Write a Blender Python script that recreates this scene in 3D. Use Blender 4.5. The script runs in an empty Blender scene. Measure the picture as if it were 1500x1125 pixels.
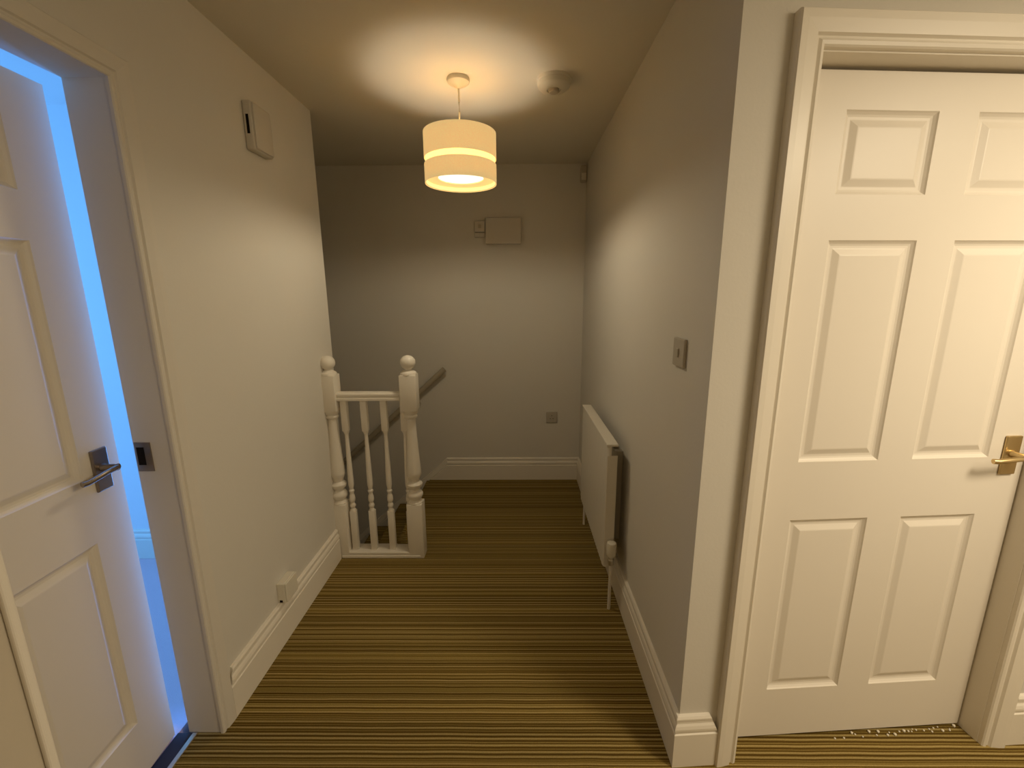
import bpy, bmesh, math, random
from mathutils import Vector, Matrix
random.seed(4)
COL = bpy.context.scene.collection
PI = math.pi

# ------------------------------------------------------------------ dimensions (metres; X right, Y down the landing, Z up)
XR, XL, H = 0.505, -1.012, 2.359          # right wall, left wall, ceiling
D, YC, YN = 3.245, 2.336, 1.096           # back wall, end of left wall, corner of right wall
TH = 0.064                                # the wall with the right-hand door stands slightly askew
XB = -1.123                               # room side of left wall
T = 0.018

# ------------------------------------------------------------------ materials
def nodes(name):
    m = bpy.data.materials.new(name); m.use_nodes = True
    nt = m.node_tree; b = nt.nodes['Principled BSDF']
    return m, nt, b
def paint(name, col, rough=0.5, spec=0.5, bump=0.0, scale=60, vary=0.03):
    m, nt, b = nodes(name)
    tc = nt.nodes.new('ShaderNodeTexCoord')
    n = nt.nodes.new('ShaderNodeTexNoise'); n.inputs['Scale'].default_value = 1.7; n.inputs['Detail'].default_value = 3
    nt.links.new(tc.outputs['Object'], n.inputs['Vector'])
    mx = nt.nodes.new('ShaderNodeMix'); mx.data_type = 'RGBA'
    mx.inputs[6].default_value = (*[c * (1 - vary) for c in col], 1)
    mx.inputs[7].default_value = (*[min(1, c * (1 + vary)) for c in col], 1)
    nt.links.new(n.outputs['Fac'], mx.inputs[0]); nt.links.new(mx.outputs[2], b.inputs['Base Color'])
    b.inputs['Roughness'].default_value = rough
    b.inputs['Specular IOR Level'].default_value = spec
    if bump:
        n2 = nt.nodes.new('ShaderNodeTexNoise'); n2.inputs['Scale'].default_value = scale; n2.inputs['Detail'].default_value = 4
        nt.links.new(tc.outputs['Object'], n2.inputs['Vector'])
        bp = nt.nodes.new('ShaderNodeBump'); bp.inputs['Strength'].default_value = bump; bp.inputs['Distance'].default_value = 0.002
        nt.links.new(n2.outputs['Fac'], bp.inputs['Height']); nt.links.new(bp.outputs['Normal'], b.inputs['Normal'])
    return m
M = {}
M['wall'] = paint('wall_emulsion', (0.66, 0.63, 0.57), 0.85, 0.2, 0.15, 120)
M['wall_dim'] = paint('wall_shaded_emulsion', (0.47, 0.42, 0.34), 0.85, 0.2, 0.15, 120)  # wall colour darkened to imitate shade on the near left return
M['frame'] = paint('matt_frame_paint', (0.67, 0.63, 0.56), 0.6, 0.25, 0.05, 30)
M['ceiling'] = paint('ceiling_emulsion', (0.69, 0.65, 0.56), 0.9, 0.15, 0.15, 120)
M['gloss'] = paint('satin_white_wood', (0.78, 0.73, 0.64), 0.38, 0.4, 0.05, 30, 0.015)
M['doorpaint'] = paint('door_white', (0.76, 0.71, 0.63), 0.42, 0.4, 0.05, 40, 0.015)
M['plastic'] = paint('white_plastic', (0.70, 0.66, 0.56), 0.4, 0.4, 0, 1, 0.01)
M['plastic_grey'] = paint('aged_plastic', (0.46, 0.42, 0.35), 0.45, 0.4, 0, 1, 0.01)
M['radiator'] = paint('radiator_enamel', (0.70, 0.66, 0.58), 0.35, 0.5, 0, 1, 0.01)
M['box'] = paint('painted_box', (0.60, 0.56, 0.49), 0.5, 0.3)
M['dark'] = paint('dark_slot', (0.012, 0.008, 0.005), 0.8, 0.1)
M['rail'] = paint('varnished_wood_rail', (0.40, 0.35, 0.26), 0.5, 0.3)
M['room_wall'] = paint('bedroom_wall', (0.8, 0.8, 0.8), 0.9, 0.1)
M['room_carpet'] = paint('bedroom_carpet', (0.72, 0.52, 0.56), 1.0, 0.0, 1.0, 400)
M['rubber'] = paint('threshold_rubber', (0.03, 0.025, 0.03), 0.7, 0.3)
M['tuft'] = paint('carpet_tuft', (0.75, 0.7, 0.58), 0.9, 0.1)
def metal(name, col, rough):
    m, nt, b = nodes(name)
    b.inputs['Base Color'].default_value = (*col, 1); b.inputs['Metallic'].default_value = 0.9; b.inputs['Roughness'].default_value = rough
    n = nt.nodes.new('ShaderNodeTexNoise'); n.inputs['Scale'].default_value = 40
    r = nt.nodes.new('ShaderNodeMapRange'); r.inputs[3].default_value = rough * 0.8; r.inputs[4].default_value = rough * 1.2
    nt.links.new(n.outputs['Fac'], r.inputs[0]); nt.links.new(r.outputs[0], b.inputs['Roughness'])
    return m
M['brass'] = metal('brass', (0.62, 0.47, 0.24), 0.3)
M['darkbrass'] = metal('aged_brass', (0.30, 0.25, 0.20), 0.32)
M['alu'] = metal('aluminium', (0.62, 0.58, 0.5), 0.45)

def carpet():
    m, nt, b = nodes('striped_carpet')
    L = nt.links
    tc = nt.nodes.new('ShaderNodeTexCoord'); sp = nt.nodes.new('ShaderNodeSeparateXYZ'); L.new(tc.outputs['Object'], sp.inputs[0])
    # tiny waviness of the rows
    wn = nt.nodes.new('ShaderNodeTexNoise'); wn.inputs['Scale'].default_value = 6; L.new(tc.outputs['Object'], wn.inputs['Vector'])
    ad = nt.nodes.new('ShaderNodeMath'); ad.operation = 'MULTIPLY_ADD'; ad.inputs[1].default_value = 0.004
    L.new(wn.outputs['Fac'], ad.inputs[0]); L.new(sp.outputs['Y'], ad.inputs[2])
    def n1(scale, seed):
        mu = nt.nodes.new('ShaderNodeMath'); mu.operation = 'MULTIPLY_ADD'; mu.inputs[1].default_value = scale; mu.inputs[2].default_value = seed
        L.new(ad.outputs[0], mu.inputs[0])
        n = nt.nodes.new('ShaderNodeTexNoise'); n.noise_dimensions = '1D'; n.inputs['Scale'].default_value = 1; n.inputs['Detail'].default_value = 0
        L.new(mu.outputs[0], n.inputs['W']); return n.outputs['Fac']
    a = n1(140, 3.1)
    r = nt.nodes.new('ShaderNodeValToRGB'); L.new(a, r.inputs[0])
    e = r.color_ramp.elements
    e[0].position = 0.30; e[0].color = (0.095, 0.056, 0.013, 1)
    e[1].position = 0.72; e[1].color = (0.35, 0.265, 0.105, 1)
    for p, c in ((0.43, (0.12, 0.072, 0.016, 1)), (0.49, (0.205, 0.145, 0.038, 1)), (0.58, (0.26, 0.188, 0.058, 1))):
        x = e.new(p); x.color = c
    # wider lighter / darker zones
    z = n1(14, 9.7)
    zr = nt.nodes.new('ShaderNodeMapRange'); zr.inputs[1].default_value = 0.3; zr.inputs[2].default_value = 0.7; zr.inputs[3].default_value = 0.88; zr.inputs[4].default_value = 1.12
    L.new(z, zr.inputs[0])
    # pile fuzz
    f = nt.nodes.new('ShaderNodeTexNoise'); f.inputs['Scale'].default_value = 260; f.inputs['Detail'].default_value = 2; L.new(tc.outputs['Object'], f.inputs['Vector'])
    fr = nt.nodes.new('ShaderNodeMapRange'); fr.inputs[3].default_value = 0.7; fr.inputs[4].default_value = 1.3; L.new(f.outputs['Fac'], fr.inputs[0])
    mm = nt.nodes.new('ShaderNodeMath'); mm.operation = 'MULTIPLY'; L.new(zr.outputs[0], mm.inputs[0]); L.new(fr.outputs[0], mm.inputs[1])
    vm = nt.nodes.new('ShaderNodeVectorMath'); vm.operation = 'SCALE'; L.new(r.outputs[0], vm.inputs[0]); L.new(mm.outputs[0], vm.inputs['Scale'])
    L.new(vm.outputs[0], b.inputs['Base Color'])
    b.inputs['Roughness'].default_value = 1; b.inputs['Specular IOR Level'].default_value = 0.05
    bp = nt.nodes.new('ShaderNodeBump'); bp.inputs['Strength'].default_value = 0.5; bp.inputs['Distance'].default_value = 0.003
    L.new(f.outputs['Fac'], bp.inputs['Height']); L.new(bp.outputs['Normal'], b.inputs['Normal'])
    return m
M['carpet'] = carpet()

def fabric(name, col, glow, trans=0.5):
    # woven lampshade cloth: lets the bulb through, fine weave
    m = bpy.data.materials.new(name); m.use_nodes = True; nt = m.node_tree; nt.nodes.clear(); L = nt.links
    out = nt.nodes.new('ShaderNodeOutputMaterial')
    tc = nt.nodes.new('ShaderNodeTexCoord')
    n = nt.nodes.new('ShaderNodeTexNoise'); n.inputs['Scale'].default_value = 260; n.inputs['Detail'].default_value = 3; L.new(tc.outputs['Object'], n.inputs['Vector'])
    mr = nt.nodes.new('ShaderNodeMapRange'); mr.inputs[3].default_value = 0.85; mr.inputs[4].default_value = 1.12; L.new(n.outputs['Fac'], mr.inputs[0])
    vm = nt.nodes.new('ShaderNodeVectorMath'); vm.operation = 'SCALE'; vm.inputs[0].default_value = col; L.new(mr.outputs[0], vm.inputs['Scale'])
    d = nt.nodes.new('ShaderNodeBsdfDiffuse'); t = nt.nodes.new('ShaderNodeBsdfTranslucent')
    L.new(vm.outputs[0], d.inputs['Color']); L.new(vm.outputs[0], t.inputs['Color'])
    mx = nt.nodes.new('ShaderNodeMixShader'); mx.inputs[0].default_value = trans; L.new(d.outputs[0], mx.inputs[1]); L.new(t.outputs[0], mx.inputs[2])
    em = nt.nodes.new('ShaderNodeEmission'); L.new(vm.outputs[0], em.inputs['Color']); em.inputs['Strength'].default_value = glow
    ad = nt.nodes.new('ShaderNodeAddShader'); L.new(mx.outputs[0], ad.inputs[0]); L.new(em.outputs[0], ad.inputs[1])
    L.new(ad.outputs[0], out.inputs[0]); return m
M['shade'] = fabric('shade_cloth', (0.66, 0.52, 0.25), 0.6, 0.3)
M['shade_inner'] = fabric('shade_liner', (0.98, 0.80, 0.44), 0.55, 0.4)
M['baffle'] = fabric('glow_baffle_cloth', (0.85, 0.62, 0.26), 0.75, 0.15)  # emission stands in for bulb light on the liner
def emis(name, col, s):
    m = bpy.data.materials.new(name); m.use_nodes = True; nt = m.node_tree; nt.nodes.clear()
    out = nt.nodes.new('ShaderNodeOutputMaterial'); e = nt.nodes.new('ShaderNodeEmission'); e.inputs[0].default_value = (*col, 1); e.inputs[1].default_value = s
    nt.links.new(e.outputs[0], out.inputs[0]); return m
M['bulb'] = emis('lamp_bulb', (1.0, 0.91, 0.74), 122)
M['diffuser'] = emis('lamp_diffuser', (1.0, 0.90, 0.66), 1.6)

# ------------------------------------------------------------------ mesh helpers
def obj(name, bm, mat, parent=None, smooth=False):
    me = bpy.data.meshes.new(name)
    bmesh.ops.recalc_face_normals(bm, faces=bm.faces)
    bm.to_mesh(me); bm.free()
    if smooth:
        for p in me.polygons: p.use_smooth = True
        try: me.set_sharp_from_angle(angle=math.radians(35))
        except Exception: pass
    me.materials.append(mat)
    o = bpy.data.objects.new(name, me); COL.objects.link(o)
    if parent: o.parent = parent
    return o
def empty(name, loc=(0, 0, 0), rz=0, parent=None):
    o = bpy.data.objects.new(name, None); COL.objects.link(o)
    o.location = loc; o.rotation_euler = (0, 0, rz); o.empty_display_size = 0.1
    if parent: o.parent = parent
    return o
def tag(o, label=None, cat=None, group=None, kind=None):
    if label: o['label'] = label
    if cat: o['category'] = cat
    if group: o['group'] = group
    if kind: o['kind'] = kind
    return o
def box(bm, x0, x1, y0, y1, z0, z1, bev=0, seg=2):
    r = bmesh.ops.create_cube(bm, size=1)
    vs = r['verts']
    bmesh.ops.scale(bm, verts=vs, vec=(x1 - x0, y1 - y0, z1 - z0))
    bmesh.ops.translate(bm, verts=vs, vec=((x0 + x1) / 2, (y0 + y1) / 2, (z0 + z1) / 2))
    if bev:
        es = list({e for v in vs for e in v.link_edges})
        bmesh.ops.bevel(bm, geom=es, offset=bev, segments=seg, affect='EDGES', profile=0.5)
    return bm
def B(*a, **k): return box(bmesh.new(), *a, **k)
def lathe(bm, prof, c=(0, 0, 0), n=32, axis='Z', cap=True):
    rings = []
    for r, z in prof:
        ring = []
        for i in range(n):
            a = 2 * PI * i / n
            p = (r * math.cos(a), r * math.sin(a), z)
            if axis == 'X': p = (p[2], p[0], p[1])
            if axis == 'Y': p = (p[0], p[2], p[1])
            ring.append(bm.verts.new(Vector(p) + Vector(c)))
        rings.append(ring)
    for a, b in zip(rings, rings[1:]):
        for i in range(n):
            bm.faces.new((a[i], a[(i + 1) % n], b[(i + 1) % n], b[i]))
    if cap:
        for ring in (rings[0], rings[-1]): bm.faces.new(ring)
    return bm
def tube(bm, pts, r, n=12):
    pts = [Vector(p) for p in pts]; rings = []
    for i, p in enumerate(pts):
        d = (pts[min(i + 1, len(pts) - 1)] - pts[max(i - 1, 0)]).normalized()
        u = d.cross(Vector((0, 0, 1)))
        if u.length < 1e-3: u = d.cross(Vector((1, 0, 0)))
        u.normalize(); v = d.cross(u)
        rings.append([bm.verts.new(p + u * r * math.cos(2 * PI * k / n) + v * r * math.sin(2 * PI * k / n)) for k in range(n)])
    for a, b in zip(rings, rings[1:]):
        for k in range(n): bm.faces.new((a[k], a[(k + 1) % n], b[(k + 1) % n], b[k]))
    bm.faces.new(rings[0]); bm.faces.new(rings[-1]); return bm
def sweep(bm, prof, path, side=1, end0=0, end1=0):
    """profile (d, z) swept along a plan path [(x,y,z)], d measured to the left (side=1) or right of travel, mitred"""
    P = [Vector(p) for p in path]; n = len(P); rings = []
    for i in range(n):
        def nrm(a, b):
            d = (P[b] - P[a]); d = Vector((d.x, d.y, 0)).normalized(); return Vector((-d.y, d.x, 0)) * side, d
        if i == 0: m, t = nrm(0, 1); k = 1
        elif i == n - 1: m, t = nrm(n - 2, n - 1); k = 1
        else:
            a, t = nrm(i - 1, i); b, _ = nrm(i, i + 1); m = (a + b).normalized(); k = 1 / max(0.2, m.dot(a))
        ring = []
        for d, z in prof:
            q = P[i] + m * d * k + Vector((0, 0, z))
            if i == 0 and end0: q += t * max(0, z - 0.125) * end0
            if i == n - 1 and end1: q -= t * max(0, z - 0.125) * end1
            ring.append(bm.verts.new(q))
        rings.append(ring)
    m_ = len(prof)
    for a, b in zip(rings, rings[1:]):
        for j in range(m_): bm.faces.new((a[j], a[(j + 1) % m_], b[(j + 1) % m_], b[j]))
    bm.faces.new(rings[0]); bm.faces.new(rings[-1]); return bm
def add_bevel(o, w=0.003, seg=2):
    md = o.modifiers.new('soft_edges', 'BEVEL'); md.width = w; md.segments = seg; md.limit_method = 'ANGLE'; return o

SK = [(0, 0), (T, 0), (T, 0.122), (0.0145, 0.125), (0.0145, 0.131), (T, 0.135), (T, 0.143), (0.015, 0.152), (0.011, 0.158), (0.0105, 0.166),
      (0.013, 0.170), (0.013, 0.176), (0.009, 0.182), (0, 0.184)]

# ------------------------------------------------------------------ room shell
XE, YS = 3.0, -1.6            # far right end and the end behind the camera
XSTEP = -0.70                 # top nosing of the stairs
def wallp(s, n=0.0):          # point on the skewed right-hand wall: s along it, n behind its face
    return (XR + s * math.cos(TH) - n * math.sin(TH), YN + s * math.sin(TH) + n * math.cos(TH))

# floor: carpet in one mesh with the stair hole cut out
bm = bmesh.new()
box(bm, -1.098, XE, YS, 2.262, -0.12, 0.0)
box(bm, XSTEP, 0.60, 2.262, D + 0.02, -0.12, 0.0)
fl = obj('floor', bm, M['carpet'])
tag(fl, 'brown and olive striped carpet covering the landing floor', 'floor', kind='structure')

bm = B(-3.6, XE, YS, D + 0.1, H, H + 0.08)
tag(obj('ceiling', bm, M['ceiling']), 'plain cream ceiling above the landing', 'ceiling', kind='structure')

DL0, DL1, DLH = 0.395, 1.192, 2.004     # opening of the left doorway
bm = bmesh.new()
box(bm, XB, XL, DL1, YC, -0.0, H)
box(bm, XB, XL, DL0, DL1, DLH, H)
box(bm, XB, XL, YS, DL0, 0, H)
tag(obj('wall_left', bm, M['wall']), 'cream left wall with the doorway and ending at the stairwell', 'wall', kind='structure')
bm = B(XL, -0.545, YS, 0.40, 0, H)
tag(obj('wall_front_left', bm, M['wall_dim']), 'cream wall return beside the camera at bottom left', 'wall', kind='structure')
bm = B(-3.6, XE, D, D + 0.1, -2.7, H)
tag(obj('wall_back', bm, M['wall']), 'plain cream wall across the far end of the landing', 'wall', kind='structure')
# right wall and its return
bm = bmesh.new()
pts = [(XR, D), (XR, YN), (XR + 0.11, YN + .11 * math.tan(TH)), (XR + 0.11, D)]
vb = [bm.verts.new((p[0], p[1], 0)) for p in pts]; vt = [bm.verts.new((p[0], p[1], H)) for p in pts]
for i in range(len(pts)):
    j = (i + 1) % len(pts); bm.faces.new((vb[i], vb[j], vt[j], vt[i]))
bm.faces.new(vb); bm.faces.new(vt)
tag(obj('wall_right', bm, M['wall']), 'cream right wall running from the corner to the far end', 'wall', kind='structure')
def prism(bm, pts, z0, z1):
    vb = [bm.verts.new((p[0], p[1], z0)) for p in pts]; vt = [bm.verts.new((p[0], p[1], z1)) for p in pts]
    for i in range(len(pts)):
        j = (i + 1) % len(pts); bm.faces.new((vb[i], vb[j], vt[j], vt[i]))
    bm.faces.new(vb); bm.faces.new(vt)
S0, S1, SH = 0.187, 1.028, 2.004         # opening of the right door, along the skewed wall
bm = bmesh.new()
prism(bm, [(XR + 0.11, YN + .11 * math.tan(TH)), wallp(S0), wallp(S0, .11), (XR + .11, YN + .125)], 0, H)
prism(bm, [wallp(S0), wallp(S1), wallp(S1, .11), wallp(S0, .11)], SH, H)
prism(bm, [wallp(S1), wallp(2.6), wallp(2.6, .11), wallp(S1, .11)], 0, H)
tag(obj('wall_door_side', bm, M['wall']), 'cream wall around the closed white door', 'wall', kind='structure')
bm = B(XE, XE + .1, YS, 1.6, 0, H); tag(obj('wall_right_end', bm, M['wall']), 'cream end wall out of sight to the right', 'wall', kind='structure')
bm = B(-0.545, XE, YS - .1, YS, 0, H); tag(obj('wall_front', bm, M['wall']), 'cream wall behind the camera', 'wall', kind='structure')
# cupboard space behind the right door so that nothing shines under it
bm = bmesh.new(); prism(bm, [wallp(S0 - .06, .5), wallp(S1 + .1, .5), wallp(S1 + .1, .56), wallp(S0 - .06, .56)], 0, H)
tag(obj('wall_cupboard', bm, M['wall']), 'wall behind the closed white door', 'wall', kind='structure')

# ------------------------------------------------------------------ stairwell below the landing
bm = bmesh.new()
box(bm, -3.6, XB, 2.2, YC, 0, H)                    # partition between bedroom and stairs
box(bm, -3.6, XSTEP, 2.236, 2.262, -2.7, -0.12)
tag(obj('wall_stairwell', bm, M['wall']), 'cream side wall of the stairwell', 'wall', kind='structure')
bm = B(-3.7, -3.6, 0.2, D + .1, -2.7, H); tag(obj('wall_stair_end', bm, M['wall']), 'cream wall at the foot of the stairs', 'wall', kind='structure')
bm = B(-3.6, -2.7, 2.262, D, -2.7, -2.6); tag(obj('floor_lower', bm, M['carpet']), 'striped carpet at the foot of the stairs', 'floor', kind='structure')
stair = empty('staircase', (XSTEP, 2.75, 0))
tag(stair, 'carpeted staircase going down to the left behind the white balustrade', 'stairs')
RISE, GO = 0.20, 0.222
for k in range(1, 13):
    bm = B(-GO * k - .03, -GO * (k - 1), -.470, .466, -RISE * (k + 1), -RISE * k, bev=.008)
    obj('step', bm, M['carpet'], stair)
bm = B(-.022, 0.0, -.470, .466, -RISE, -0.001); obj('riser', bm, M['carpet'], stair)
# wall string: follows the pitch, as a moulded board
bm = bmesh.new()
slope = RISE / GO
prof = [(0, -0.34), (T, -0.34), (T, -0.06), (0.014, -0.055), (T, -0.048), (0.012, -0.02), (0.010, 0), (0, 0.002)]
r0 = [bm.verts.new((-0.552, D - d, 0.184 + z if z > -.3 else 0.0)) for d, z in prof]
r1 = [bm.verts.new((-0.552 - 3.0, D - d, 0.184 + z - 3.0 * slope)) for d, z in prof]
for j in range(len(prof)):
    k = (j + 1) % len(prof); bm.faces.new((r0[j], r0[k], r1[k], r1[j]))
bm.faces.new(r0); bm.faces.new(r1)
tag(obj('trim_1', bm, M['gloss']), 'white moulded string board sloping down the far wall beside the stairs', 'trim', kind='structure')

# ------------------------------------------------------------------ skirting boards
bm = sweep(bmesh.new(), SK, [(XL, 1.2375, 0), (XL, 2.17, 0)], side=-1, end0=0.45)
tag(obj('baseboard_left', bm, M['gloss']), 'white moulded skirting along the left wall', 'skirting', kind='structure')
bm = sweep(bmesh.new(), SK, [(*wallp(0.120), 0), (XR, YN, 0), (XR, D - T, 0)], side=1, end0=0.45)
tag(obj('baseboard_right', bm, M['gloss']), 'white moulded skirting along the right wall and round its corner', 'skirting', kind='structure')
bm = sweep(bmesh.new(), SK, [(XR, D, 0), (-0.552, D, 0)], side=1)
tag(obj('baseboard_back', bm, M['gloss']), 'white moulded skirting across the far wall', 'skirting', kind='structure')
bm = sweep(bmesh.new(), SK, [(*wallp(1.098), 0), (*wallp(2.45), 0)], side=-1, end0=0.3)
tag(obj('baseboard_door_side', bm, M['gloss']), 'white moulded skirting right of the closed white door', 'skirting', kind='structure')

# ------------------------------------------------------------------ door frames
AR = [(0, 0), (0, .012), (.003, .016), (.010, .018), (.016, .014), (.020, .014), (.024, .021), (.050, .025), (.066, .026), (.069, .022), (.069, 0)]
def architrave(bm, P, u0, u1, top, prof=AR):
    """P(u, n, z) gives world points; n negative = in front of the wall"""
    rings = []
    for f in (lambda a: (u0 - a, 0), lambda a: (u0 - a, top + a), lambda a: (u1 + a, top + a), lambda a: (u1 + a, 0)):
        rings.append([bm.verts.new(P(f(a)[0], -b, f(a)[1])) for a, b in prof])
    m = len(prof)
    for a, b in zip(rings, rings[1:]):
        for j in range(m): bm.faces.new((a[j], a[(j + 1) % m], b[(j + 1) % m], b[j]))
    bm.faces.new(rings[0]); bm.faces.new(rings[-1])
def lining(bm, P, u0, u1, top, n0, n1, t=.006):
    for (a0, a1, z0, z1) in ((u0 - t, u0, 0, top), (u1, u1 + t, 0, top), (u0 - t, u1 + t, top, top + t)):
        v = [bm.verts.new(P(a, n, z)) for a in (a0, a1) for n in (n0, n1) for z in (z0, z1)]
        for q in ((0, 1, 3, 2), (4, 5, 7, 6), (0, 1, 5, 4), (2, 3, 7, 6), (0, 2, 6, 4), (1, 3, 7, 5)): bm.faces.new([v[i] for i in q])
PR = lambda u, n, z: (*wallp(u, n), z)
fr = empty('trim_2', (*wallp(.6), 0)); tag(fr, 'white moulded frame around the closed door on the right', 'door frame', kind='structure')
def rel(o, p):   # parent keeping world place
    o.parent = p; o.matrix_parent_inverse = Matrix.LocRotScale(p.location, p.rotation_euler, None).inverted(); return o
bm = bmesh.new(); architrave(bm, PR, S0 + .001, S1 - .004, SH - .002); rel(obj('architrave', bm, M['gloss']), fr)
bm = bmesh.new(); lining(bm, PR, S0 + .006, S1 - .006, SH - .006, 0.0, .11); 
rel(obj('lining', bm, M['gloss']), fr)
bm = bmesh.new(); lining(bm, PR, S0 + .018, S1 - .018, SH - .018, .098, .109, .011); rel(obj('door_stop', bm, M['gloss']), fr)

PL = lambda u, n, z: (XL - n, u, z)
fl_ = empty('trim_3', (XL, .8, 0)); tag(fl_, 'white moulded frame around the open doorway on the left', 'door frame', kind='structure')
bm = bmesh.new(); architrave(bm, PL, DL0 + .10, DL1 - .012, DLH - .008, [(a * .85, b * .7) for a, b in AR])
# only the far side and the head show; the near side dies into the wall return
rel(obj('architrave', bm, M['frame']), fl_)
bm = bmesh.new(); lining(bm, PL, DL0 + .006, DL1 - .008, DLH - .008, 0.0, .112, .006); rel(obj('lining', bm, M['frame']), fl_)
bm = B(XB + .002, XB + .05, DL1 - .0105, DL1 - .0078, .955, 1.045, bev=.0008); rel(obj('strike_plate', bm, M['darkbrass']), fl_)
bm = B(XB + .008, XB + .030, DL1 - .0112, DL1 - .0100, .975, 1.03); rel(obj('strike_hole', bm, M['dark']), fl_)
# corner trim on the near wall return
bm = sweep(bmesh.new(), [(a, b) for a, b in [(0, 0), (.008, 0), (.008, H - .01), (0, H - .01)]], [(-0.545, .388, 0), (-0.545, .398, 0)], side=-1)
o = obj('trim_4', bm, M['frame']); add_bevel(o, .003, 3)
tag(o, 'white upright trim at the edge of the wall beside the left doorway', 'trim', kind='structure')

# ------------------------------------------------------------------ panelled doors
def door_leaf(w, h, th, cols, rows, swap=False):
    """front face on y=0 looking to -y; x from 0 to w"""
    bm = bmesh.new()
    xs = sorted({0, w, *[v for c in cols for v in c]}); zs = sorted({0, h, *[v for r in rows for v in r]})
    ispan = lambda x0, x1, z0, z1: (x0, x1) in cols and (z0, z1) in rows
    for yy, sg in ((0, 1), (th, -1)):
        for i in range(len(xs) - 1):
            for j in range(len(zs) - 1):
                x0, x1, z0, z1 = xs[i], xs[i + 1], zs[j], zs[j + 1]
                if not ispan(x0, x1, z0, z1):
                    bm.faces.new([bm.verts.new((x, yy, z)) for x, z in ((x0, z0), (x1, z0), (x1, z1), (x0, z1))]); continue
                prev = None
                for ins, dp in ((0, 0), (.003, .0035), (.008, .0075), (.013, .0092), (.019, .0092), (.021, .0088), (.036, .0025), (.039, .0020)):
                    ring = [bm.verts.new((x, yy + sg * dp, z)) for x, z in ((x0 + ins, z0 + ins), (x1 - ins, z0 + ins), (x1 - ins, z1 - ins), (x0 + ins, z1 - ins))]
                    if prev:
                        for k in range(4): bm.faces.new((prev[k], prev[(k + 1) % 4], ring[(k + 1) % 4], ring[k]))
                    prev = ring
                bm.faces.new(prev)
    for a, b in (((0, 0), (w, 0)), ((w, 0), (w, h)), ((w, h), (0, h)), ((0, h), (0, 0))):
        bm.faces.new([bm.verts.new(q) for q in ((a[0], 0, a[1]), (b[0], 0, b[1]), (b[0], th, b[1]), (a[0], th, a[1]))])
    bmesh.ops.remove_doubles(bm, verts=bm.verts, dist=0.0002)
    return bm
def lever_set(parent, x, z, dirn, mat, y=0.0):
    h_ = empty('handle', (x, y, z), 0, parent)
    bm = B(-.024, .024, -.008, 0.0, -.060, .060, bev=.003); obj('backplate', bm, mat, h_)
    bm = bmesh.new()
    lathe(bm, [(.011, 0), (.011, -.012), (.0085, -.016), (.0085, -.045), (.0095, -.050)], (0, 0, .006), 20, 'Y')
    obj('neck', bm, mat, h_, True)
    bm = bmesh.new()
    tube(bm, [(0, -.048, .006), (dirn * .012, -.050, .006), (dirn * .035, -.051, .006), (dirn * .065, -.050, .002), (dirn * .088, -.046, -.002), (dirn * .100, -.042, -.002)], .0075, 14)
    obj('lever', bm, mat, h_, True)
    return h_
ROWS = [(.184, .790), (.974, 1.588), (1.700, 1.895)]
# right door, closed
d2 = empty('door_2', (*wallp(S0 + .011, .0565), .008), TH)
W2 = (S1 - .010) - (S0 + .011)
tag(d2, 'closed white six-panel door with brass lever handle on the right', 'door', kind='structure')
obj('leaf', door_leaf(W2, 1.981, .035, [(.118, .360), (.466, .704)], ROWS), M['doorpaint'], d2)
lever_set(d2, W2 - .052, .98, -1, M['brass'])
# left door, ajar into the bedroom
ANG = 0.052
d1 = empty('door_1', (XB + .001, DL0 + .012, .008), PI / 2 + ANG)
tag(d1, 'white six-panel door ajar on the left with blue daylight behind it', 'door', kind='structure')
W1 = .764
obj('leaf', door_leaf(W1, 1.966, .035, [(.112, .350), (.412, .650)], ROWS), M['doorpaint'], d1)
lever_set(d1, W1 - .062, .985, -1, M['darkbrass'])
bm = B(W1 - .0005, W1 + .0015, .006, .029, .92, 1.05); obj('latch_plate', bm, M['darkbrass'], d1)
bm = bmesh.new(); box(bm, W1 + .0015, W1 + .010, .012, .023, .975, 1.0, bev=.002); obj('latch_bolt', bm, M['darkbrass'], d1)

# threshold of the left doorway
th_ = empty('threshold_strip', (-1.105, .79, 0)); tag(th_, 'dark threshold strip with a pale metal edge in the left doorway', 'threshold', kind='structure')
rel(obj('metal_edge', B(-1.108, -1.092, DL0 + .01, DL1 - .012, -.004, .004, bev=.0015), M['alu']), th_)
rel(obj('rubber_strip', B(-1.160, -1.108, DL0 + .01, DL1 - .012, -.02, .0015), M['rubber']), th_)

# frayed pale carpet tufts under the right door
bm = bmesh.new()
for i in range(26):
    s = S0 + .38 + .43 * (i / 25) ** .8 + random.uniform(-.01, .01); n = random.uniform(.034, .054)
    x, y = wallp(s, n); r = random.uniform(.0022, .0055)
    g = bmesh.ops.create_icosphere(bm, subdivisions=1, radius=r)['verts']
    bmesh.ops.translate(bm, verts=g, vec=(x, y, r * .6))
tag(obj('carpet_fray', bm, M['tuft']), 'pale frayed tufts on the carpet edge under the closed door', 'carpet tufts', kind='stuff')

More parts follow.
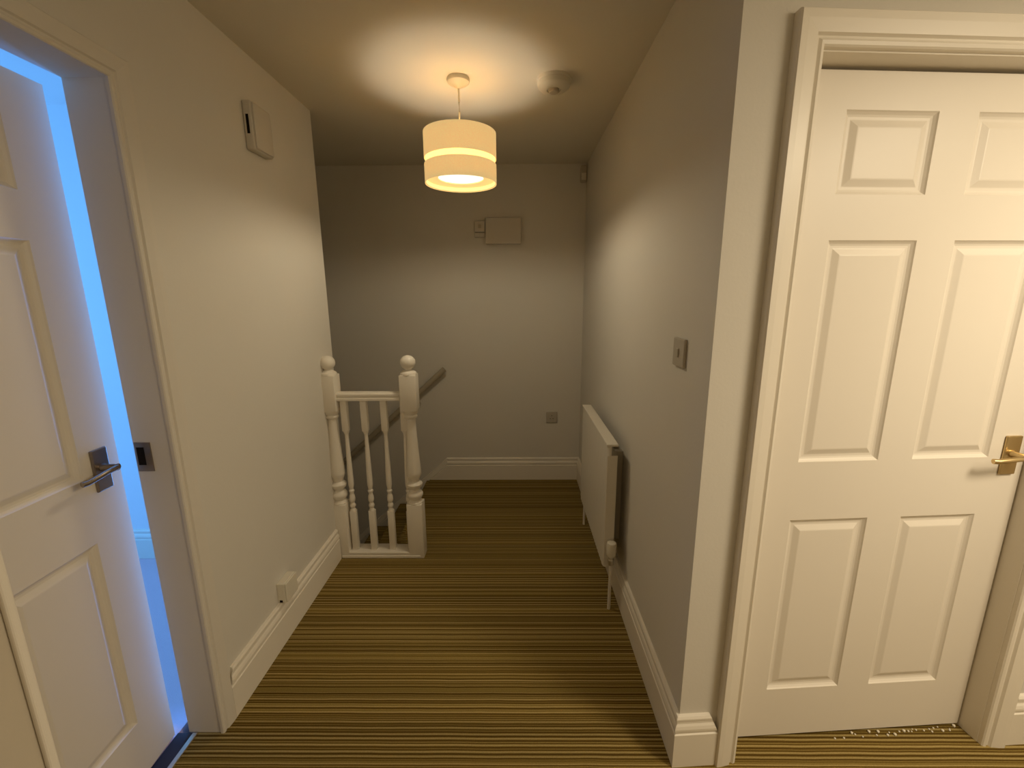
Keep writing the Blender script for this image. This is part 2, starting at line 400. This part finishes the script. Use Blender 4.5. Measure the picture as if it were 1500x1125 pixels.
# ------------------------------------------------------------------ bedroom beyond the left doorway
bm = B(-3.6, -1.160, 0.2, 2.2, -.12, -.001); tag(obj('floor_bedroom', bm, M['room_carpet']), 'plain carpet of the bedroom beyond the left door', 'floor', kind='structure')
bm = bmesh.new(); box(bm, -3.6, XB, 2.19, 2.199, 0, H); box(bm, -3.6, XB, .1, .2, 0, H)
tag(obj('wall_bedroom', bm, M['room_wall']), 'blue lit bedroom wall seen through the door gap', 'wall', kind='structure')
tag(obj('ceiling_bedroom', B(-3.6, XB - .001, .2, 2.19, H - .02, H - .001), M['room_wall']), 'bedroom ceiling beyond the left door', 'ceiling', kind='structure')
bm = sweep(bmesh.new(), [(d, z * .95) for d, z in SK], [(XB - .001, 2.19, 0), (-3.6, 2.19, 0)], side=1)
tag(obj('baseboard_bedroom', bm, M['gloss']), 'skirting of the blue lit bedroom seen through the door gap', 'skirting', kind='structure')

# ------------------------------------------------------------------ balustrade
YB = 2.217
bal = empty('balustrade', (-.78, YB, 0)); tag(bal, 'white turned-spindle balustrade at the top of the stairs', 'balustrade')
def turned(bm, prof, c, n=28): lathe(bm, prof, c, n)
def newel(x, name='newel_post'):
    e = empty(name, (x, YB, 0)); rel(e, bal)
    hw = .0425
    bm = bmesh.new()
    box(bm, -hw, hw, -hw, hw, -.10, .325, bev=.004)
    box(bm, -hw, hw, -hw, hw, .86, 1.055, bev=.004)
    # lower beads, long vase, upper neck
    lathe(bm, [(.040, .320), (.043, .330), (.036, .338), (.030, .345), (.038, .355), (.044, .368), (.044, .380), (.036, .392), (.028, .400), (.028, .408),
               (.038, .418), (.043, .428), (.044, .438), (.036, .448), (.027, .455), (.030, .470), (.040, .490), (.041, .505), (.037, .56), (.032, .64), (.028, .72),
               (.025, .79), (.024, .815), (.034, .820), (.036, .828), (.030, .836), (.040, .848), (.043, .866)], (0, 0, 0), 32)
    # cap moulding under the ball
    lathe(bm, [(.040, 1.052), (.0445, 1.056), (.042, 1.066), (.030, 1.074), (.020, 1.078), (.018, 1.090)], (0, 0, 0), 32)
    obj('post', bm, M['gloss'], e, True)
    bm = bmesh.new()
    R = .038
    lathe(bm, [(.002 + R * math.sin(PI * k / 16) * 1.0, 1.118 - R * math.cos(PI * k / 16)) for k in range(17)], (0, 0, 0), 32)
    obj('ball_finial', bm, M['gloss'], e, True)
    return e
newel(-.567); newel(-.992)
hb = .0165
def baluster_bm():
    bm = bmesh.new()
    box(bm, -hb, hb, -hb, hb, .035, .275, bev=.002); box(bm, -hb, hb, -hb, hb, .745, .925, bev=.002)
    lathe(bm, [(.014, .272), (.0165, .278), (.012, .286), (.010, .292), (.0155, .300), (.0165, .308), (.012, .318), (.010, .324), (.0155, .334), (.0165, .345), (.015, .362), (.0115, .372),
               (.010, .380), (.0145, .390), (.0150, .396), (.010, .404), (.012, .415), (.0155, .432), (.0155, .46), (.0145, .52), (.0125, .60), (.0105, .68), (.0095, .715), (.010, .728), (.014, .736), (.0160, .748)], (0, 0, 0), 24)
    return bm
b0 = None
for x in (-.922, -.816, -.709, -.603):
    if b0 is None: b0 = rel(obj('baluster', baluster_bm(), M['gloss'], None, True), bal); o = b0
    else: o = b0.copy(); COL.objects.link(o)
    o.location = (x, YB, 0)
# rail: moulded section swept between the posts
rp = [(-.030, .918), (.030, .918), (.030, .930), (.024, .936), (.029, .944), (.029, .953), (.020, .960), (-.020, .960), (-.029, .953), (-.029, .944), (-.024, .936), (-.030, .930)]
bm = bmesh.new()
ra = [bm.verts.new((-.950, YB + a, z)) for a, z in rp]; rb = [bm.verts.new((-.608, YB + a, z)) for a, z in rp]
for j in range(len(rp)):
    k = (j + 1) % len(rp); bm.faces.new((ra[j], ra[k], rb[k], rb[j]))
bm.faces.new(ra); bm.faces.new(rb)
rel(obj('top_rail', bm, M['gloss']), bal)
bm = bmesh.new(); box(bm, -.992, -.545, 2.171, 2.262, .0, .018, bev=.004); box(bm, -.992, -.549, 2.175, 2.262, .018, .036, bev=.004)
box(bm, -1.011, XSTEP + .0, 2.2625, 2.275, -.22, .03, bev=.002)
rel(obj('base_rail', bm, M['gloss']), bal)

# handrail fixed to the far wall over the stairs
hr = empty('wall_handrail', (-1.0, D - .05, .48)); tag(hr, 'brown handrail sloping down the far wall above the stairs', 'handrail')
s_ = .90; L0 = Vector((-.540, D - .055, .915)); dv = Vector((-1, 0, -s_)).normalized()
L1 = L0 + dv * 2.6
bm = bmesh.new(); up = Vector((-dv.z, 0, dv.x)); up = up if up.z > 0 else -up
sec = [(.015 * math.cos(2 * PI * k / 16), .021 * math.sin(2 * PI * k / 16)) for k in range(16)]
ra = [bm.verts.new(L0 + Vector((0, a, 0)) + up * b) for a, b in sec]; rb = [bm.verts.new(L1 + Vector((0, a, 0)) + up * b) for a, b in sec]
for j in range(16):
    k = (j + 1) % 16; bm.faces.new((ra[j], ra[k], rb[k], rb[j]))
bm.faces.new(ra); bm.faces.new(rb)
rel(obj('rail', bm, M['rail'], None, True), hr)
for t in (.30, 1.3, 2.3):
    p = L0 + dv * t
    bm = bmesh.new(); tube(bm, [(p.x, p.y, p.z - .02), (p.x, p.y, p.z - .06), (p.x, p.y + .02, p.z - .075), (p.x, D - .002, p.z - .08)], .006, 10)
    lathe(bm, [(.022, -.006), (.022, 0)], (p.x, D, p.z - .08), 20, 'Y')
    rel(obj('bracket', bm, M['alu'], None, True), hr)

# ------------------------------------------------------------------ pendant lamp
LX, LY = -.238, 2.03
lamp = empty('pendant_lamp', (LX, LY, H)); tag(lamp, 'lit ceiling pendant with beige two-tier drum shade', 'lamp')
bm = bmesh.new(); lathe(bm, [(.046, 0), (.048, -.006), (.046, -.016), (.036, -.024), (.022, -.028), (.012, -.036), (.006, -.040)], (0, 0, 0), 36)
obj('ceiling_rose', bm, M['plastic'], lamp, True)
bm = bmesh.new(); tube(bm, [(0, 0, -.036), (.001, 0, -.09), (.0015, 0, -.13), (0, 0, -.235)], .0038, 10); obj('cord', bm, M['plastic'], lamp, True)
bm = bmesh.new(); lathe(bm, [(.006, -.225), (.016, -.235), (.019, -.250), (.019, -.285), (.022, -.290), (.022, -.300)], (0, 0, 0), 24); obj('lamp_holder', bm, M['plastic'], lamp, True)
bm = bmesh.new(); lathe(bm, [(.012, -.298), (.014, -.308), (.026, -.326), (.031, -.342), (.027, -.356), (.016, -.366), (.003, -.369)], (0, 0, 0), 24); bulb = obj('bulb', bm, M['bulb'], lamp, True)
RS = .157
sh = empty('shade', (0, 0, 0), 0, lamp)
bm = bmesh.new(); lathe(bm, [(.006, -.392), (.080, -.392), (.102, -.389), (.102, -.386), (.006, -.386)], n=48); obj('diffuser', bm, M['diffuser'], sh, True)
bm = bmesh.new(); lathe(bm, [(.100, -.394), (.149, -.398), (.149, -.394), (.100, -.390), (.100, -.394)], n=64, cap=False); obj('glow_baffle', bm, M['baffle'], sh, True)  # added ring screens the bulb from below; own glow imitates the lit liner
def ring(r, z0, z1, t=.0015):
    bm = bmesh.new(); lathe(bm, [(r, z0), (r, z1), (r - t, z1), (r - t, z0), (r, z0)], (0, 0, 0), 72, cap=False)
    bmesh.ops.remove_doubles(bm, verts=bm.verts, dist=1e-5); return bm
ZT, ZB = -.213, -.417
obj('upper_band', ring(RS, -.317, ZT), M['shade'], sh, True)
obj('lower_band', ring(RS, ZB, -.340), M['shade'], sh, True)
obj('liner', ring(RS - .006, ZB + .004, ZT - .004), M['shade_inner'], sh, True)
bm = bmesh.new()
for k in range(3):
    a = k * 2 * PI / 3 + .4
    tube(bm, [(.018 * math.cos(a), .018 * math.sin(a), -.262), ((RS - .007) * math.cos(a), (RS - .007) * math.sin(a), ZT - .015)], .0016, 8)
lathe(bm, [(.024, -.268), (.024, -.262), (.0195, -.262), (.0195, -.268), (.024, -.268)], n=24, cap=False)
obj('spider', bm, M['alu'], sh, True)

# ------------------------------------------------------------------ small fittings
def thing(name, loc, label, cat, rz=0):
    return tag(empty(name, loc, rz), label, cat)
# smoke alarm
sa = thing('smoke_alarm', (.168, 2.045, H), 'round white smoke alarm on the ceiling beside the pendant lamp', 'smoke alarm')
bm = bmesh.new(); lathe(bm, [(.074, 0), (.074, -.010), (.070, -.012)], n=40); obj('base', bm, M['plastic'], sa, True)
bm = bmesh.new(); lathe(bm, [(.069, -.011), (.071, -.016), (.068, -.030), (.056, -.040), (.030, -.043), (.028, -.039)], n=40); obj('cover', bm, M['plastic'], sa, True)
bm = bmesh.new(); lathe(bm, [(.022, -.036), (.022, -.050), (.018, -.053)], n=28); obj('sensor_cap', bm, M['plastic_grey'], sa, True)
# motion sensor in the far corner
ms = thing('motion_sensor', (.480, D, 2.285), 'small white motion sensor high in the far right corner', 'sensor')
bm = B(-.022, .022, -.040, 0, -.055, .055, bev=.010, seg=3); obj('housing', bm, M['plastic_grey'], ms, True)
bm = B(-.016, .016, -.044, -.036, -.042, .004, bev=.004); obj('lens', bm, M['plastic'], ms, True)
# wall box + small unit
wb = thing('wall_box', (-.084, D, 1.91), 'white rectangular wall box high on the far wall', 'box')
bm = B(-.124, .124, -.030, 0, -.088, .088, bev=.003); obj('base', bm, M['box'], wb)
bm = B(-.127, .127, -.046, -.030, -.090, .090, bev=.005); obj('cover', bm, M['box'], wb)
jb = thing('switch_unit', (-.254, D, 1.925), 'small white switch unit left of the rectangular wall box', 'switch unit')
bm = B(-.038, .038, -.028, 0, -.020, .052, bev=.004); obj('upper_housing', bm, M['box'], jb)
bm = B(-.038, .038, -.016, 0, -.054, -.022, bev=.003); obj('lower_housing', bm, M['box'], jb)
bm = B(-.010, .010, -.034, -.027, .006, .030, bev=.002); obj('rocker', bm, M['plastic_grey'], jb)
# socket on far wall
so = thing('wall_socket', (.281, D, .518), 'small socket low on the far wall above the skirting', 'socket')
bm = B(-.043, .043, -.009, 0, -.043, .043, bev=.003); obj('faceplate', bm, M['plastic_grey'], so)
for x, z, w_, h_ in ((0, .014, .004, .008), (-.011, -.010, .007, .004), (.011, -.010, .007, .004)):
    obj('socket_hole', B(x - w_ / 2, x + w_ / 2, -.0096, -.0085, z - h_ / 2, z + h_ / 2), M['dark'], so)
# light switch on right wall
ls = thing('light_switch', (XR, 1.300, 1.287), 'single light switch on the right wall near the corner', 'light switch')
bm = B(-.010, 0, -.043, .043, -.043, .043, bev=.003); obj('faceplate', bm, M['plastic_grey'], ls)
bm = B(-.015, -.009, -.008, .008, -.013, .013, bev=.002); obj('rocker', bm, M['plastic_grey'], ls)
# chime / alarm unit on left wall
al = thing('door_chime', (XL, 1.815, 2.090), 'white door chime box with a dark side slot high on the left wall', 'door chime')
bm = B(0, .034, -.064, .064, -.085, .085, bev=.006, seg=3); obj('wall_mount', bm, M['box'], al, True)
bm = B(.034, .040, -.058, .058, -.080, .080, bev=.005, seg=3); obj('cover', bm, M['box'], al, True)
bm = B(.012, .022, -.0652, -.060, -.030, .036); obj('side_slot', bm, M['dark'], al)
# telephone box on left skirting
pb = thing('telephone_socket', (XL + .0, 1.625, .188), 'white surface-mounted socket box on top of the left skirting', 'socket box')
bm = B(0, .034, -.045, .045, .0, .088, bev=.003); obj('back_box', bm, M['plastic'], pb)
bm = B(.034, .042, -.044, .044, .001, .087, bev=.003); obj('faceplate', bm, M['plastic'], pb)
bm = B(.008, .020, -.0458, -.040, .002, .012); obj('cable_slot', bm, M['dark'], pb)

# radiator
ra_ = thing('radiator', (XR, 2.125, 0), 'white panel radiator on the right wall with a valve at its near end', 'radiator')
Y0, Y1, Z0, Z1 = -.325, .385, .205, .800
bm = bmesh.new()
# front panel with pressed vertical flutes, gently rounded
nx = 120; pr = []
for i in range(nx + 1):
    y = Y0 + .012 + (Y1 - Y0 - .024) * i / nx
    ph = (i / nx * 22) % 1
    pr.append((y, -.098 - (.0015 * (0.5 - 0.5 * math.cos(2 * PI * ph)))))
loop = pr + [(Y1 - .004, -.094), (Y1, -.088), (Y1, -.080), (Y0, -.080), (Y0, -.088), (Y0 + .004, -.094)]
for z0, z1 in ((Z0, Z1),):
    a = [bm.verts.new((x, y, z0)) for y, x in loop]; b = [bm.verts.new((x, y, z1)) for y, x in loop]
    for j in range(len(loop)):
        k = (j + 1) % len(loop); bm.faces.new((a[j], a[k], b[k], b[j]))
    bm.faces.new(a); bm.faces.new(b)
obj('front_panel', bm, M['radiator'], ra_, True)
bm = bmesh.new()
nf = 34
for i in range(nf):
    y = Y0 + .03 + (Y1 - Y0 - .06) * i / (nf - 1); box(bm, -.080, -.056, y - .0012, y + .0012, Z0 + .05, Z1 - .03)
obj('convector_fins', bm, M['plastic_grey'], ra_)
bm = bmesh.new(); box(bm, -.103, -.050, Y0, Y1, Z1 + .0, Z1 + .011, bev=.003)
for i in range(18):
    pass
obj('top_grille', bm, M['radiator'], ra_)
for y0, y1 in ((Y0 - .002, Y0 + .003), (Y1 - .003, Y1 + .002)):
    bm = B(-.098, -.053, y0, y1, Z0 + .012, Z1 - .042, bev=.001); obj('end_panel', bm, M['radiator'], ra_)
for y in (Y0 + .12, Y1 - .12):
    bm = bmesh.new(); box(bm, -.056, -.0015, y - .015, y + .015, Z0 + .08, Z1 - .06, bev=.001); obj('bracket', bm, M['plastic_grey'], ra_)
v = empty('valve', (-.068, Y0 - .024, Z0 + .045), 0, ra_)
bm = bmesh.new(); lathe(bm, [(.010, .02), (.018, .030), (.021, .036), (.022, .050), (.0225, .085), (.020, .096), (.012, .100)], n=28); obj('thermostatic_head', bm, M['plastic'], v, True)
bm = bmesh.new(); lathe(bm, [(.012, -.016), (.014, -.012), (.014, .010), (.010, .014), (.010, .024)], n=20); tube(bm, [(0, .004, 0), (0, .034, 0)], .009, 14); obj('valve_body', bm, M['alu'], v, True)
bm = bmesh.new(); tube(bm, [(0, 0, -.250), (0, 0, -.012)], .0075, 12); obj('pipe', bm, M['radiator'], v, True)
v2 = empty('lockshield', (-.066, Y1 + .030, Z0 + .02), 0, ra_)
bm = bmesh.new(); lathe(bm, [(.010, -.02), (.012, .0), (.014, .006), (.014, .030), (.009, .036)], n=20); tube(bm, [(0, -.030, 0), (0, 0, 0)], .008, 12); obj('valve_body', bm, M['plastic'], v2, True)
bm = bmesh.new(); tube(bm, [(0, 0, -.225), (0, 0, -.012)], .0075, 12); obj('pipe', bm, M['radiator'], v2, True)

# ------------------------------------------------------------------ lights
def light(name, kind, loc, energy, col, rot=(0, 0, 0), **k):
    l = bpy.data.lights.new(name, kind); l.energy = energy; l.color = col
    for a, b in k.items(): setattr(l, a, b)
    o = bpy.data.objects.new(name, l); o.location = loc; o.rotation_euler = rot; COL.objects.link(o); return o
WARM = (1.0, 0.85, 0.60)
light('pendant_down_light', 'SPOT', (LX, LY, H - .412), 17, WARM, shadow_soft_size=.09, spot_size=math.radians(177), spot_blend=.35)
# second landing pendant, out of frame to the right
light('landing_light', 'AREA', (1.75, .20, 2.15), 30, (1.0, 0.84, 0.60), shape='DISK', size=.5)
light('landing_glow', 'POINT', (1.65, -.15, 1.95), 18, (1.0, 0.84, 0.60), shadow_soft_size=.25)
# daylight in the bedroom, plus unseen fill lamps added to it
light('bedroom_window_light', 'AREA', (-3.5, 1.2, 1.3), 34, (0.12, 0.42, 1.0), (0, -PI / 2, 0), shape='RECTANGLE', size=1.6, size_y=1.6)
light('bedroom_fill_light', 'POINT', (-2.7, 1.2, 1.3), 7, (0.12, 0.42, 1.0), shadow_soft_size=.3)  # unseen fill added to lift the bedroom ceiling and carpet
light('door_edge_fill_light', 'AREA', (-1.148, 1.29, 1.05), 2.2, (0.08, 0.30, 1.0), (-PI / 2, 0, 0), shape='RECTANGLE', size=.02, size_y=2.0)  # hidden strip lamp added behind the jamb for the door edge's blue glow

w = bpy.data.worlds.new('World'); bpy.context.scene.world = w; w.use_nodes = True
w.node_tree.nodes['Background'].inputs[0].default_value = (1, .8, .55, 1); w.node_tree.nodes['Background'].inputs[1].default_value = 0.01

# ------------------------------------------------------------------ camera
yaw, pitch, roll, f = -.009, -.205, -.006, 626.3
Fv = Vector((math.sin(yaw) * math.cos(pitch), math.cos(yaw) * math.cos(pitch), math.sin(pitch)))
Rv = Vector((math.cos(yaw), -math.sin(yaw), 0)); Uv = Rv.cross(Fv)
r2 = Rv * math.cos(roll) + Uv * math.sin(roll); u2 = -Rv * math.sin(roll) + Uv * math.cos(roll)
cam = bpy.data.cameras.new('camera'); cam.sensor_width = 36; cam.lens = f / 1500 * 36; cam.clip_start = .02
co = bpy.data.objects.new('camera', cam); COL.objects.link(co); bpy.context.scene.camera = co
co.matrix_world = Matrix(((r2.x, u2.x, -Fv.x, 0), (r2.y, u2.y, -Fv.y, 0), (r2.z, u2.z, -Fv.z, 1.461), (0, 0, 0, 1)))

sc = bpy.context.scene
sc.view_settings.view_transform = 'Standard'; sc.view_settings.look = 'None'; sc.view_settings.exposure = 0; sc.view_settings.gamma = 1
sc.cycles.max_bounces = 10; sc.cycles.diffuse_bounces = 6
sc.cycles.use_denoising = True
